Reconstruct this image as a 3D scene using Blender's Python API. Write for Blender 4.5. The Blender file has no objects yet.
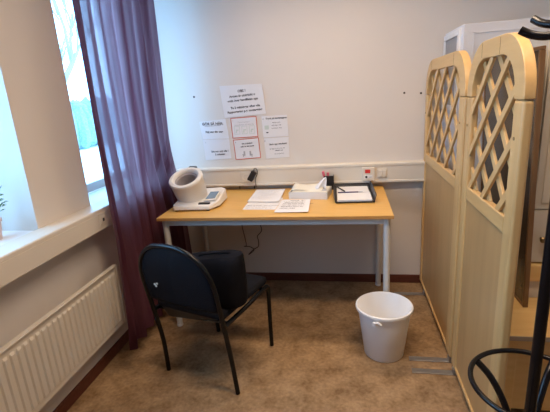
import bpy, bmesh, math, random
from mathutils import Vector, Matrix

random.seed(7)
sc = bpy.context.scene
COL = sc.collection
PI = math.pi

# ------------------------------------------------------------------ camera
cd = bpy.data.cameras.new('camera')
cam = bpy.data.objects.new('camera', cd); COL.objects.link(cam)
R_ = Vector((0.98338814, 0.16960523, -0.06466716))
U_ = Vector((0.0160071, 0.27384412, 0.96164087))
F_ = Vector((-0.18080804, 0.94670136, -0.26658017))
m = Matrix((R_, U_, -F_)).transposed().to_4x4()
m.translation = Vector((1.35473, -2.82441, 1.39563))
cam.matrix_world = m
cd.sensor_fit = 'HORIZONTAL'; cd.sensor_width = 36.0
cd.lens = 401.84 * 36 / 550
cd.clip_start = 0.02; cd.clip_end = 200
sc.camera = cam

# ------------------------------------------------------------------ light and exposure
vs = sc.view_settings
vs.view_transform = 'Standard'; vs.look = 'None'; vs.gamma = 1.0; vs.exposure = 0.30
vs.use_curve_mapping = False
w = bpy.data.worlds.new('overcast_sky'); sc.world = w; w.use_nodes = True
bg = w.node_tree.nodes['Background']
bg.inputs[0].default_value = (0.29, 0.60, 1.0, 1); bg.inputs[1].default_value = 8.0

def area(name, loc, rot, sx, sy, watts, color, spread=180, portal=False):
    l = bpy.data.lights.new(name, 'AREA'); l.shape = 'RECTANGLE'; l.size = sx; l.size_y = sy
    l.energy = watts; l.color = color; l.spread = math.radians(spread)
    if portal: l.cycles.is_portal = True
    o = bpy.data.objects.new(name, l); COL.objects.link(o); o.location = loc; o.rotation_euler = rot
    return o
area('window_portal', (-0.33, -0.505, 1.55), (0, -PI/2, 0), 1.3, 0.94, 1, (1, 1, 1), portal=True)
area('window_portal', (-0.33, -2.04, 1.55), (0, -PI/2, 0), 1.3, 1.38, 1, (1, 1, 1), portal=True)
DESK_LAMP_W = 6.0
ROOM_LAMP_W = 27.0
WARM = (1.0, 0.76, 0.54)

# ------------------------------------------------------------------ materials
def mat(name, color, rough=0.6, metal=0.0, color2=None, scale=10.0, stretch=(1, 1, 1), bump=0.0, bscale=60.0,
        spec=0.5, detail=6, lo=0.3, hi=0.7):
    M = bpy.data.materials.new(name); M.use_nodes = True
    nt = M.node_tree; b = nt.nodes['Principled BSDF']
    b.inputs['Base Color'].default_value = (*color, 1); b.inputs['Roughness'].default_value = rough
    b.inputs['Metallic'].default_value = metal; b.inputs['Specular IOR Level'].default_value = spec
    tc = nt.nodes.new('ShaderNodeTexCoord'); mp = nt.nodes.new('ShaderNodeMapping')
    mp.inputs['Scale'].default_value = stretch
    nt.links.new(tc.outputs['Object'], mp.inputs[0])
    n = nt.nodes.new('ShaderNodeTexNoise'); n.inputs['Scale'].default_value = scale; n.inputs['Detail'].default_value = detail
    nt.links.new(mp.outputs[0], n.inputs['Vector'])
    r = nt.nodes.new('ShaderNodeValToRGB')
    c2 = color2 or tuple(c * 0.93 for c in color)
    r.color_ramp.elements[0].position = lo; r.color_ramp.elements[0].color = (*c2, 1)
    r.color_ramp.elements[1].position = hi; r.color_ramp.elements[1].color = (*color, 1)
    nt.links.new(n.outputs[0], r.inputs[0]); nt.links.new(r.outputs[0], b.inputs['Base Color'])
    if bump:
        n2 = nt.nodes.new('ShaderNodeTexNoise'); n2.inputs['Scale'].default_value = bscale
        nt.links.new(mp.outputs[0], n2.inputs['Vector'])
        bp = nt.nodes.new('ShaderNodeBump'); bp.inputs['Strength'].default_value = bump; bp.inputs['Distance'].default_value = 0.01
        nt.links.new(n2.outputs[0], bp.inputs['Height']); nt.links.new(bp.outputs[0], b.inputs['Normal'])
    return M

M_wall = mat('wall_paint', (0.66, 0.605, 0.55), 0.85, color2=(0.635, 0.58, 0.525), scale=1.5, bump=0.05, bscale=180)
M_ceil = mat('ceiling_paint', (0.8, 0.78, 0.75), 0.9)
M_base = mat('red_brown_baseboard', (0.13, 0.035, 0.02), 0.45, color2=(0.08, 0.02, 0.012), scale=8, stretch=(1, 8, 8))
M_trunk = mat('cream_plastic_channel', (0.68, 0.62, 0.53), 0.4, scale=3)
M_white = mat('white_paint', (0.74, 0.73, 0.72), 0.4, scale=4)
M_rad = mat('radiator_enamel', (0.62, 0.56, 0.47), 0.35, scale=3)
M_cab = mat('white_cabinet_paint', (0.66, 0.65, 0.67), 0.45, scale=3)
M_hutch = mat('cream_cupboard_paint', (0.60, 0.53, 0.43), 0.45, scale=3)
M_greyglass = mat('grey_mesh', (0.32, 0.31, 0.31), 0.5, scale=60)
M_desk = mat('orange_beech_top', (0.66, 0.39, 0.105), 0.38, color2=(0.57, 0.32, 0.08), scale=5, stretch=(1.2, 14, 14))
M_deskedge = mat('desk_edge_band', (0.52, 0.27, 0.08), 0.4, color2=(0.42, 0.2, 0.06), scale=5, stretch=(2, 10, 10))
M_legs = mat('light_grey_metal', (0.58, 0.57, 0.55), 0.4, scale=3)
M_pine = mat('lacquered_birch', (0.65, 0.415, 0.17), 0.38, color2=(0.55, 0.335, 0.135), scale=4, stretch=(8, 8, 0.7))
M_pineh = mat('lacquered_birch_rail', (0.65, 0.415, 0.17), 0.38, color2=(0.55, 0.335, 0.135), scale=4, stretch=(8, 0.7, 8))
M_ply = mat('birch_plywood_panel', (0.52, 0.305, 0.125), 0.42, color2=(0.44, 0.255, 0.10), scale=3, stretch=(5, 5, 0.5))
M_table = mat('yellow_pine_table', (0.76, 0.50, 0.20), 0.4, color2=(0.68, 0.42, 0.15), scale=4, stretch=(1, 10, 10))
M_brown = mat('brown_stained_frame', (0.20, 0.105, 0.042), 0.4, color2=(0.14, 0.07, 0.028), scale=5, stretch=(8, 8, 1))
M_dark = mat('dark_picture_face', (0.10, 0.08, 0.062), 0.15, color2=(0.06, 0.045, 0.035), scale=2)
M_blackmetal = mat('black_lacquered_steel', (0.006, 0.005, 0.006), 0.25, scale=5, spec=0.3)
M_chairmetal = mat('black_chair_tube', (0.004, 0.005, 0.007), 0.22, scale=5, spec=0.3)
M_blackfab = mat('black_fabric', (0.006, 0.007, 0.012), 0.9, color2=(0.004, 0.004, 0.007), scale=30, bump=0.3, bscale=250, spec=0.2)
M_bag = mat('black_bag_fabric', (0.005, 0.005, 0.008), 0.85, color2=(0.003, 0.003, 0.005), scale=14, bump=0.4, bscale=12, spec=0.12)
M_blackpl = mat('black_plastic', (0.012, 0.012, 0.014), 0.35, scale=10)
M_bin = mat('white_bin_plastic', (0.84, 0.83, 0.83), 0.35, scale=3)
M_device = mat('off_white_device_plastic', (0.73, 0.71, 0.68), 0.35, scale=3)
M_cuff = mat('grey_cuff_lining', (0.34, 0.32, 0.34), 0.8, scale=30, color2=(0.27, 0.25, 0.27))
M_lcd = mat('blue_grey_display', (0.16, 0.22, 0.30), 0.15, scale=5)
M_paper = mat('white_paper', (0.70, 0.69, 0.70), 0.8, scale=6, color2=(0.68, 0.67, 0.68))
M_paperc = mat('cream_paper', (0.72, 0.68, 0.58), 0.8, scale=6)
M_ink = mat('grey_print_ink', (0.04, 0.04, 0.05), 0.8)
M_inklight = mat('light_print_ink', (0.42, 0.42, 0.44), 0.8)
M_inkgreen = mat('pale_green_print', (0.55, 0.62, 0.57), 0.8)
M_redborder = mat('red_border_print', (0.62, 0.13, 0.08), 0.7)
M_pink = mat('pink_plastic', (0.75, 0.16, 0.22), 0.5)
M_red = mat('red_indicator_window', (0.62, 0.04, 0.035), 0.3)
M_bluepen = mat('dark_blue_plastic', (0.03, 0.03, 0.13), 0.35)
M_steel = mat('brushed_steel', (0.42, 0.41, 0.41), 0.32, metal=0.85, scale=20)
M_brass = mat('aged_brass', (0.25, 0.17, 0.08), 0.35, metal=0.8, scale=20)
M_cord = mat('brown_cord', (0.035, 0.022, 0.016), 0.5)
M_snow = mat('snow', (0.85, 0.9, 0.95), 0.8, scale=0.4)
M_bark = mat('pale_grey_bark', (0.34, 0.42, 0.42), 0.9, scale=6)
M_hedge = mat('frosted_hedge', (0.30, 0.42, 0.44), 0.9, color2=(0.14, 0.24, 0.25), scale=9)
M_leaf = mat('green_leaf', (0.12, 0.20, 0.04), 0.5, color2=(0.07, 0.13, 0.03), scale=20)
M_soil = mat('potting_soil', (0.05, 0.03, 0.02), 0.9)
M_pot = mat('pale_pink_pot', (0.68, 0.52, 0.46), 0.6)
M_lamp = bpy.data.materials.new('lamp_diffuser'); M_lamp.use_nodes = True
_b = M_lamp.node_tree.nodes['Principled BSDF']; _b.inputs['Base Color'].default_value = (0.9, 0.85, 0.75, 1)
_b.inputs['Emission Color'].default_value = (*WARM, 1); _b.inputs['Emission Strength'].default_value = 2.0

# floor: mottled brown carpet
M_floor = bpy.data.materials.new('mottled_brown_carpet'); M_floor.use_nodes = True
nt = M_floor.node_tree; b = nt.nodes['Principled BSDF']; b.inputs['Roughness'].default_value = 0.8
b.inputs['Specular IOR Level'].default_value = 0.25
tc = nt.nodes.new('ShaderNodeTexCoord')
n1 = nt.nodes.new('ShaderNodeTexNoise'); n1.inputs['Scale'].default_value = 9; n1.inputs['Detail'].default_value = 8; n1.inputs['Roughness'].default_value = 0.65
n2 = nt.nodes.new('ShaderNodeTexNoise'); n2.inputs['Scale'].default_value = 55; n2.inputs['Detail'].default_value = 3
nt.links.new(tc.outputs['Object'], n1.inputs[0]); nt.links.new(tc.outputs['Object'], n2.inputs[0])
mx = nt.nodes.new('ShaderNodeMath'); mx.operation = 'ADD'
mu = nt.nodes.new('ShaderNodeMath'); mu.operation = 'MULTIPLY'; mu.inputs[1].default_value = 0.45
nt.links.new(n2.outputs[0], mu.inputs[0]); nt.links.new(n1.outputs[0], mx.inputs[0]); nt.links.new(mu.outputs[0], mx.inputs[1])
rp = nt.nodes.new('ShaderNodeValToRGB')
rp.color_ramp.elements[0].position = 0.52; rp.color_ramp.elements[0].color = (0.175, 0.100, 0.046, 1)
rp.color_ramp.elements[1].position = 0.95; rp.color_ramp.elements[1].color = (0.40, 0.258, 0.138, 1)
nt.links.new(mx.outputs[0], rp.inputs[0]); nt.links.new(rp.outputs[0], b.inputs['Base Color'])
bp = nt.nodes.new('ShaderNodeBump'); bp.inputs['Strength'].default_value = 0.2; bp.inputs['Distance'].default_value = 0.004
nt.links.new(n2.outputs[0], bp.inputs['Height']); nt.links.new(bp.outputs[0], b.inputs['Normal'])

# thin window glass
M_glass = bpy.data.materials.new('window_glass'); M_glass.use_nodes = True
nt = M_glass.node_tree; nt.nodes.clear()
o_ = nt.nodes.new('ShaderNodeOutputMaterial'); t_ = nt.nodes.new('ShaderNodeBsdfTransparent'); g_ = nt.nodes.new('ShaderNodeBsdfGlossy')
g_.inputs['Roughness'].default_value = 0.02; t_.inputs[0].default_value = (0.94, 0.97, 0.98, 1)
x_ = nt.nodes.new('ShaderNodeMixShader'); x_.inputs[0].default_value = 0.06
nt.links.new(t_.outputs[0], x_.inputs[1]); nt.links.new(g_.outputs[0], x_.inputs[2]); nt.links.new(x_.outputs[0], o_.inputs[0])

# curtain: translucent woven cloth with vertical stripes in the weave
M_curt = bpy.data.materials.new('burgundy_curtain_cloth'); M_curt.use_nodes = True
nt = M_curt.node_tree; nt.nodes.clear()
o_ = nt.nodes.new('ShaderNodeOutputMaterial'); d_ = nt.nodes.new('ShaderNodeBsdfDiffuse'); tl = nt.nodes.new('ShaderNodeBsdfTranslucent')
tc = nt.nodes.new('ShaderNodeTexCoord'); mp = nt.nodes.new('ShaderNodeMapping'); mp.inputs['Scale'].default_value = (1, 14, 0.25)
n1 = nt.nodes.new('ShaderNodeTexNoise'); n1.inputs['Scale'].default_value = 1.6; n1.inputs['Detail'].default_value = 5
nt.links.new(tc.outputs['Object'], mp.inputs[0]); nt.links.new(mp.outputs[0], n1.inputs[0])
r1 = nt.nodes.new('ShaderNodeValToRGB')
r1.color_ramp.elements[0].position = 0.35; r1.color_ramp.elements[0].color = (0.065, 0.018, 0.026, 1)
r1.color_ramp.elements[1].position = 0.65; r1.color_ramp.elements[1].color = (0.13, 0.045, 0.065, 1)
r2 = nt.nodes.new('ShaderNodeValToRGB')
r2.color_ramp.elements[0].position = 0.38; r2.color_ramp.elements[0].color = (0.17, 0.06, 0.08, 1)
r2.color_ramp.elements[1].position = 0.66; r2.color_ramp.elements[1].color = (0.46, 0.30, 0.35, 1)
nt.links.new(n1.outputs[0], r1.inputs[0]); nt.links.new(n1.outputs[0], r2.inputs[0])
nt.links.new(r1.outputs[0], d_.inputs[0]); nt.links.new(r2.outputs[0], tl.inputs[0])
x_ = nt.nodes.new('ShaderNodeMixShader'); x_.inputs[0].default_value = 0.42
nt.links.new(d_.outputs[0], x_.inputs[1]); nt.links.new(tl.outputs[0], x_.inputs[2])
# the open weave lets a little of the view through
t_ = nt.nodes.new('ShaderNodeBsdfTransparent'); y_ = nt.nodes.new('ShaderNodeMixShader')
r3 = nt.nodes.new('ShaderNodeMapRange'); r3.inputs[1].default_value = 0.40; r3.inputs[2].default_value = 0.68
r3.inputs[3].default_value = 0.015; r3.inputs[4].default_value = 0.10
nt.links.new(n1.outputs[0], r3.inputs[0]); nt.links.new(r3.outputs[0], y_.inputs[0])
nt.links.new(x_.outputs[0], y_.inputs[1]); nt.links.new(t_.outputs[0], y_.inputs[2]); nt.links.new(y_.outputs[0], o_.inputs[0])

# semi-open mesh of the chair back
M_mesh = bpy.data.materials.new('black_mesh_fabric'); M_mesh.use_nodes = True
nt = M_mesh.node_tree; b = nt.nodes['Principled BSDF']
b.inputs['Base Color'].default_value = (0.008, 0.008, 0.011, 1); b.inputs['Roughness'].default_value = 0.8; b.inputs['Specular IOR Level'].default_value = 0.2
t_ = nt.nodes.new('ShaderNodeBsdfTransparent'); x_ = nt.nodes.new('ShaderNodeMixShader'); x_.inputs[0].default_value = 0.10
nt.links.new(b.outputs[0], x_.inputs[1]); nt.links.new(t_.outputs[0], x_.inputs[2])
nt.links.new(x_.outputs[0], nt.nodes['Material Output'].inputs[0])

# ------------------------------------------------------------------ helpers
def box(bm, x0, x1, y0, y1, z0, z1):
    v = [bm.verts.new((x, y, z)) for x in (x0, x1) for y in (y0, y1) for z in (z0, z1)]
    for f in ((0, 1, 3, 2), (4, 6, 7, 5), (0, 4, 5, 1), (2, 3, 7, 6), (0, 2, 6, 4), (1, 5, 7, 3)):
        bm.faces.new([v[i] for i in f])

def hexa(bm, pts):
    """eight corners: bottom ring of four then top ring of four"""
    v = [bm.verts.new(p) for p in pts]
    for f in ((3, 2, 1, 0), (4, 5, 6, 7), (0, 1, 5, 4), (1, 2, 6, 5), (2, 3, 7, 6), (3, 0, 4, 7)):
        bm.faces.new([v[i] for i in f])

def prism(bm, pts, off):
    """closed outline of 3D points pushed along off"""
    off = Vector(off)
    a = [bm.verts.new(p) for p in pts]; c = [bm.verts.new(Vector(p) + off) for p in pts]
    bm.faces.new(a[::-1]); bm.faces.new(c)
    n = len(a)
    for i in range(n): bm.faces.new((a[i], a[(i+1) % n], c[(i+1) % n], c[i]))

def tube(bm, pts, r, seg=12, closed=False, rz=None):
    pts = [Vector(p) for p in pts]; n = len(pts); rings = []
    up = None
    for i, p in enumerate(pts):
        a = pts[(i-1) % n] if (closed or i > 0) else p
        c = pts[(i+1) % n] if (closed or i < n-1) else p
        t = (c - a).normalized()
        if up is None:
            up = Vector((0, 0, 1)) if abs(t.z) < 0.9 else Vector((1, 0, 0))
        s = t.cross(up)
        if s.length < 1e-5: s = t.cross(Vector((0, 1, 0)))
        s.normalize(); up = s.cross(t).normalized()
        rr = r[i] if isinstance(r, (list, tuple)) else r
        rings.append([bm.verts.new(p + (s*math.cos(2*PI*k/seg) + up*math.sin(2*PI*k/seg))*rr) for k in range(seg)])
    m_ = n if closed else n-1
    for i in range(m_):
        A, B = rings[i], rings[(i+1) % n]
        sh = 0
        if closed and i == n-1:
            sh = min(range(seg), key=lambda s_: (A[0].co - B[s_].co).length)
        for k in range(seg):
            bm.faces.new((A[k], A[(k+1) % seg], B[(k+1+sh) % seg], B[(k+sh) % seg]))
    if not closed:
        bm.faces.new(rings[0][::-1]); bm.faces.new(rings[-1])

def lathe(bm, prof, seg=40, mtx=None, cap0=True, cap1=True):
    rings = []
    for r, z in prof:
        rings.append([bm.verts.new((r*math.cos(2*PI*k/seg), r*math.sin(2*PI*k/seg), z)) for k in range(seg)])
    fs = []
    for A, B in zip(rings, rings[1:]):
        for k in range(seg): bm.faces.new((A[k], A[(k+1) % seg], B[(k+1) % seg], B[k]))
    if cap0: bm.faces.new(rings[0][::-1])
    if cap1: bm.faces.new(rings[-1])
    if mtx is not None:
        for R in rings:
            for v in R: v.co = mtx @ v.co

def smoothpath(pts, n=8, closed=False):
    P = [Vector(p) for p in pts]; out = []
    N = len(P); rng = N if closed else N-1
    for i in range(rng):
        p1, p2 = P[i], P[(i+1) % N]
        p0 = P[i-1] if (closed or i > 0) else p1*2-p2
        p3 = P[(i+2) % N] if (closed or i+2 < N) else p2*2-p1
        for k in range(n):
            t = k/n
            out.append(0.5*((2*p1)+(p2-p0)*t+(2*p0-5*p1+4*p2-p3)*t*t+(3*p1-p0-3*p2+p3)*t**3))
    if not closed: out.append(P[-1])
    return out

def mesh(name, bm, m_, parent=None, bevel=0.0, smooth=False, seg=2, label=None):
    bmesh.ops.recalc_face_normals(bm, faces=bm.faces)
    me = bpy.data.meshes.new(name); bm.to_mesh(me); bm.free()
    me.materials.append(m_)
    if smooth:
        me.polygons.foreach_set('use_smooth', [True]*len(me.polygons))
        try: me.set_sharp_from_angle(angle=math.radians(40))
        except Exception: pass
    o = bpy.data.objects.new(name, me); COL.objects.link(o)
    if parent is not None: o.parent = parent
    if bevel:
        b_ = o.modifiers.new('bevel', 'BEVEL'); b_.width = bevel; b_.segments = seg; b_.limit_method = 'ANGLE'
    if label: o['label'] = label
    return o

def tag(o, label, cat, group=None):
    o['label'] = label; o['category'] = cat
    if group: o['group'] = group
    return o

def thing(name, label, cat, loc=(0, 0, 0), rotz=0, group=None):
    o = bpy.data.objects.new(name, None); COL.objects.link(o)
    o.empty_display_size = 0.05
    o.location = loc; o.rotation_euler = (0, 0, rotz)
    return tag(o, label, cat, group)

def struct(name, bm, m_, parent=None, bevel=0.0, smooth=False):
    o = mesh(name, bm, m_, parent, bevel, smooth)
    if parent is None: o['kind'] = 'structure'
    return o

def B(*a):
    bm = bmesh.new(); box(bm, *a); return bm

def text_mesh(name, lines, m_, parent, to_world):
    """one flat mesh per printed line; (string, x, y, size, align, bold) in the local xy plane moved by to_world"""
    for s, x, y, size, align, bold in lines:
        cu = bpy.data.curves.new('t', 'FONT'); cu.body = s; cu.size = size; cu.align_x = align
        cu.offset = 0.03*size if bold else 0.0
        cu.resolution_u = 2
        ob = bpy.data.objects.new('t', cu); COL.objects.link(ob)
        bpy.context.view_layer.update()
        dg = bpy.context.evaluated_depsgraph_get()
        me = bpy.data.meshes.new_from_object(ob.evaluated_get(dg))
        me.transform(to_world @ Matrix.Translation((x, y, 0)))
        bpy.data.objects.remove(ob); bpy.data.curves.remove(cu)
        me.name = name; me.materials.clear(); me.materials.append(m_)
        for p in me.polygons: p.material_index = 0
        o = bpy.data.objects.new(name, me); COL.objects.link(o); o.parent = parent

# ------------------------------------------------------------------ room shell
XR, YF, ZC = 3.4, -4.4, 2.6          # right wall, front wall, ceiling
bm = B(-0.02, XR, YF, 0.02, -0.1, 0.0); struct('floor', bm, M_floor)
bm = B(-0.3, XR+0.1, YF-0.1, 0.1, ZC, ZC+0.1); struct('ceiling', bm, M_ceil)
bm = B(-0.3, XR+0.1, 0.0, 0.1, 0.0, ZC); struct('wall_back', bm, M_wall)
bm = B(XR, XR+0.1, YF, 0.0, 0.0, ZC); struct('wall_right', bm, M_wall)
bm = B(-0.3, XR+0.1, YF-0.1, YF, 0.0, ZC); struct('wall_front', bm, M_wall)
SZ, TZ = 0.885, 2.22                  # sill and head of the windows
W1 = (-2.75, -1.345); W2 = (-0.962, -0.045)
bm = bmesh.new()
box(bm, -0.3, 0, YF, 0.0, 0.0, SZ-0.02); box(bm, -0.3, 0, YF, 0.0, TZ, ZC)
for a, b_ in ((YF, W1[0]), (W1[1], W2[0]), (W2[1], 0.0)): box(bm, -0.3, 0, a, b_, SZ-0.02, TZ)
struct('wall_left', bm, M_wall)
# windows: frame in the recess, sill board, glass
for i, (a, b_) in enumerate((W1, W2)):
    e = bpy.data.objects.new('window_%d' % (i+1), None); COL.objects.link(e); e['kind'] = 'structure'
    e.location = (-0.24, (a+b_)/2, SZ); e.empty_display_size = 0.05
    ox, oy, oz = e.location
    bm = bmesh.new(); t = 0.055
    for (y0, y1, z0, z1) in ((a, b_, SZ, SZ+t), (a, b_, TZ-t, TZ), (a, a+t, SZ+t, TZ-t), (b_-t, b_, SZ+t, TZ-t)):
        box(bm, -0.285-ox, -0.225-ox, y0-oy, y1-oy, z0-oz, z1-oz)
    if i == 0: box(bm, -0.285-ox, -0.225-ox, (a+b_)/2-0.03-oy, (a+b_)/2+0.03-oy, SZ+t-oz, TZ-t-oz)
    mesh('window_frame', bm, M_white, e, 0.004)
    mesh('glass_pane', B(-0.258-ox, -0.254-ox, a+t-0.01-oy, b_-t+0.01-oy, SZ+t-0.01-oz, TZ-t+0.01-oz), M_glass, e)
    mesh('window_sill', B(-0.225-ox, -0.001-ox, a-oy, b_-oy, SZ-0.02-oz, SZ-oz), M_white, e, 0.003)
# baseboards
struct('baseboard_back', B(0.012, XR, -0.012, 0.0, 0.0, 0.062), M_base, bevel=0.002)
struct('baseboard_left', B(0.0, 0.012, YF, 0.0, 0.0, 0.062), M_base, bevel=0.002)
struct('baseboard_right', B(XR-0.012, XR, YF, -0.012, 0.0, 0.062), M_base, bevel=0.002)
struct('baseboard_front', B(0.012, XR-0.012, YF, YF+0.012, 0.0, 0.062), M_base, bevel=0.002)
# wall channels (cable trunking) : body with lid grooves
bm = bmesh.new()
prof = [(0, .770), (-.060, .772), (-.062, .775), (-.062, .787), (-.058, .789), (-.058, .885), (-.062, .888), (-.062, .902), (-.058, .906), (0, .906)]
prism(bm, [(0.105, y, z) for y, z in prof], (XR-0.12, 0, 0))
struct('trim_1', bm, M_trunk)
bm = bmesh.new()
prof = [(0, .783), (.103, .783), (.106, .786), (.106, .868), (.104, .870), (.106, .872), (.106, .886), (.102, .891), (0, .892)]
prism(bm, [(x, YF, z) for x, z in prof], (0, -YF, 0))
struct('trim_2', bm, M_trunk)
# outside
struct('ground', B(-40, -0.6, -25, 30, -1.6, -1.5), M_snow)

# ------------------------------------------------------------------ trees and hedge outside
def tree(label, base, h, seed):
    rnd = random.Random(seed); bm = bmesh.new()
    def grow(p, d, L, r, depth):
        q = p + d*L
        tube(bm, [p, p.lerp(q, .5)+Vector((rnd.uniform(-.04, .04),)*3)*L, q], [r, r*.85, r*.7], 5)
        if depth == 0: return
        for k in range(3 if depth > 1 else 4):
            nd = (d + Vector((rnd.uniform(-.8, .8), rnd.uniform(-.8, .8), rnd.uniform(-.1, .6)))).normalized()
            grow(p + d*L*rnd.uniform(.55, 1), nd, L*rnd.uniform(.55, .75), r*.55, depth-1)
    grow(Vector((0, 0, 0)), Vector((0, 0, 1)), h*.42, h*.016, 4)
    o = mesh('bare_tree', bm, M_bark); o.location = base
    tag(o, label, 'tree')
tree('pale leafless tree seen through the strip of glass beside the curtain, the nearer one', (-4.8, 4.6, -1.5), 6.5, 3)
tree('pale leafless tree outside the window beside the curtain, the one standing farther back', (-8.0, 6.5, -1.5), 8, 9)
bm = bmesh.new()
for k in range(60):
    x = -12 + 0; y = -6 + k*0.4
    mt = Matrix.Translation((-18 + random.uniform(-.5, .5), 3+k*.42, -1.5+1.4)) @ Matrix.Diagonal((.8, .6, random.uniform(1.7, 2.6), 1))
    bmesh.ops.create_icosphere(bm, subdivisions=2, radius=1.0, matrix=mt)
for v in bm.verts: v.co += Vector((random.uniform(-.12, .12), random.uniform(-.12, .12), random.uniform(-.12, .12)))
for v in bm.verts: v.co.z = max(v.co.z, -1.5)
o = mesh('hedge', bm, M_hedge); tag(o, 'frosty blue-green hedge across the snow behind the window glass', 'hedge')

# ------------------------------------------------------------------ radiator on the left wall
rad = thing('radiator', 'cream ribbed panel radiator on the wall below the window', 'radiator', (0.07, -1.0, 0.0))
def RB(*a): return B(a[0]-0.07, a[1]-0.07, a[2]+1.0, a[3]+1.0, a[4], a[5])
RY0, RY1, RZ0, RZ1 = -2.42, -1.01, 0.225, 0.568
# ribbed front sheet
bm = bmesh.new(); N = 42; step = (RY1-RY0-0.05)/N
ys = []
for k in range(N):
    y = RY0+0.025+k*step
    ys += [(y, 0.0), (y+step*.25, 0.0), (y+step*.4, 0.007), (y+step*.85, 0.007)]
ys.append((RY1-0.025, 0.0))
def col(y, d, z): return bm.verts.new((0.112+d-0.07, y+1.0, z))
rows = []
for z, kx in ((RZ0+.004, 0), (RZ0+.032, 0), (RZ0+.040, 1), (RZ1-.040, 1), (RZ1-.030, 0), (RZ1-.006, 0)):
    rows.append([col(y, d*kx, z) for y, d in ys])
for A, Bv in zip(rows, rows[1:]):
    for i in range(len(A)-1): bm.faces.new((A[i], A[i+1], Bv[i+1], Bv[i]))
mesh('ribbed_panel', bm, M_rad, rad)
bm = bmesh.new()
box(bm, 0.086-0.07, 0.111-0.07, RY0+1.0, RY1+1.0, RZ0, RZ1-0.004)
mesh('radiator_body', bm, M_rad, rad, 0.008)
bm = bmesh.new(); box(bm, 0.096-0.07, 0.121-0.07, RY0-.004+1.0, RY1+.004+1.0, RZ1-0.006, RZ1+0.004)
mesh('top_grille', bm, M_rad, rad, 0.003)
for y in (RY0, RY1-0.012):
    mesh('side_cover', RB(0.084, 0.123, y, y+0.014, RZ0, RZ1-0.005), M_rad, rad, 0.004)
bm = bmesh.new(); tube(bm, [(0.028, -1.30, 0.23), (0.0, -1.30, 0.08), (-0.005, -1.30, 0.0)], 0.008, 8)
mesh('pipe', bm, M_rad, rad, smooth=True)
for y in (-2.2, -1.25):
    mesh('wall_bracket', RB(0.001, 0.087, y-.015, y+.015, 0.30, 0.5), M_rad, rad)

# ------------------------------------------------------------------ curtain with its rail
def cedge(z):
    s_ = min(1, max(0, (1.2-z)/0.55)); s_ = s_*s_*(3-2*s_)
    q_ = min(1, max(0, (0.7-z)/0.6))
    return -0.245 + 0.035*(1-z/2.4) + s_*0.11, -1.045 - 0.012*math.sin(z*2.1) - 0.055*q_
bm = bmesh.new(); NY, NZ = 150, 60
grid = []
ztop, zbot = 2.36, 0.105
for j in range(NZ+1):
    t = j/NZ; z = ztop + (zbot-ztop)*t
    # rear edge runs a little wider below the desk
    ye, yl = cedge(z)
    row = []
    for i in range(NY+1):
        u = i/NY; y = yl + (ye-yl)*u
        amp = 0.024 + 0.010*math.sin(u*9+1)
        ph = u*2*PI*8.5 + 0.55*math.sin(z*1.3+u*5)
        x = 0.158 + amp*math.sin(ph) + 0.006*math.sin(u*41+z*3) + 0.012*math.sin(z*2.3+u*3)
        x = min(x, 0.222); x = max(x, 0.114)
        row.append(bm.verts.new((x, y + 0.006*math.cos(ph), z)))
    grid.append(row)
for a, c in zip(grid, grid[1:]):
    for i in range(NY): bm.faces.new((a[i], a[i+1], c[i+1], c[i]))
cur = thing('curtain', 'long burgundy-purple curtain hanging in the corner in front of the far window', 'curtain', (0, 0, 0))
c1 = mesh('curtain_cloth', bm, M_curt, cur, smooth=True)
bm = bmesh.new()
A, Bv = grid and [], []
# double hem band at the bottom
for i in range(NY+1):
    u = i/NY; z0, z1 = 0.103, 0.185
    ph = u*2*PI*8.5
    for L, z in ((A, z0), (Bv, z1)):
        ye, yl = cedge(z)
        amp = 0.024 + 0.010*math.sin(u*9+1); p2 = u*2*PI*8.5 + 0.55*math.sin(z*1.3+u*5)
        x = 0.158 + amp*math.sin(p2) + 0.006*math.sin(u*41+z*3) + 0.012*math.sin(z*2.3+u*3)
        L.append(bm.verts.new((min(x, .222)+0.003, yl+(ye-yl)*u+0.006*math.cos(p2), z)))
for i in range(NY): bm.faces.new((A[i], A[i+1], Bv[i+1], Bv[i]))
mesh('hem', bm, M_curt, cur, smooth=True)
rail = thing('curtain_rail', 'white curtain rail above the window', 'curtain rail', (0.15, -1.4, 2.36))
bm = bmesh.new(); box(bm, -0.012, 0.012, -1.4, 1.36, 0.0, 0.02); mesh('rail', bm, M_white, rail, 0.002)
for y in (-1.2, 0.0, 1.2):
    mesh('bracket', B(-0.15, -0.012, y-.01, y+.01, 0.004, 0.02), M_white, rail)

# ------------------------------------------------------------------ desk
X0, X1, Y0, Y1, H = 0.238, 1.589, -0.72, -0.018, 0.74
desk = thing('desk', 'long orange beech desk with light grey metal legs against the back wall', 'desk', (0.91, -0.37, 0))
dx, dy = 0.91, -0.37
mesh('desktop', B(X0-dx, X1-dx, Y0-dy, Y1-dy, H-0.018, H), M_desk, desk, 0.002)
mesh('edge_band', B(X0-dx, X1-dx, Y0-.002-dy, Y0-dy, H-0.0185, H-.0015), M_deskedge, desk)
bm = bmesh.new()
for (a, b_, c, d) in ((X0+.028, X1-.028, Y0+.03, Y0+.05), (X0+.028, X1-.028, Y1-.05, Y1-.03), (X0+.018, X0+.038, Y0+.05, Y1-.05), (X1-.038, X1-.018, Y0+.05, Y1-.05)):
    box(bm, a-dx, b_-dx, c-dy, d-dy, H-0.058, H-0.0185)
mesh('apron_frame', bm, M_legs, desk, 0.002)
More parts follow.
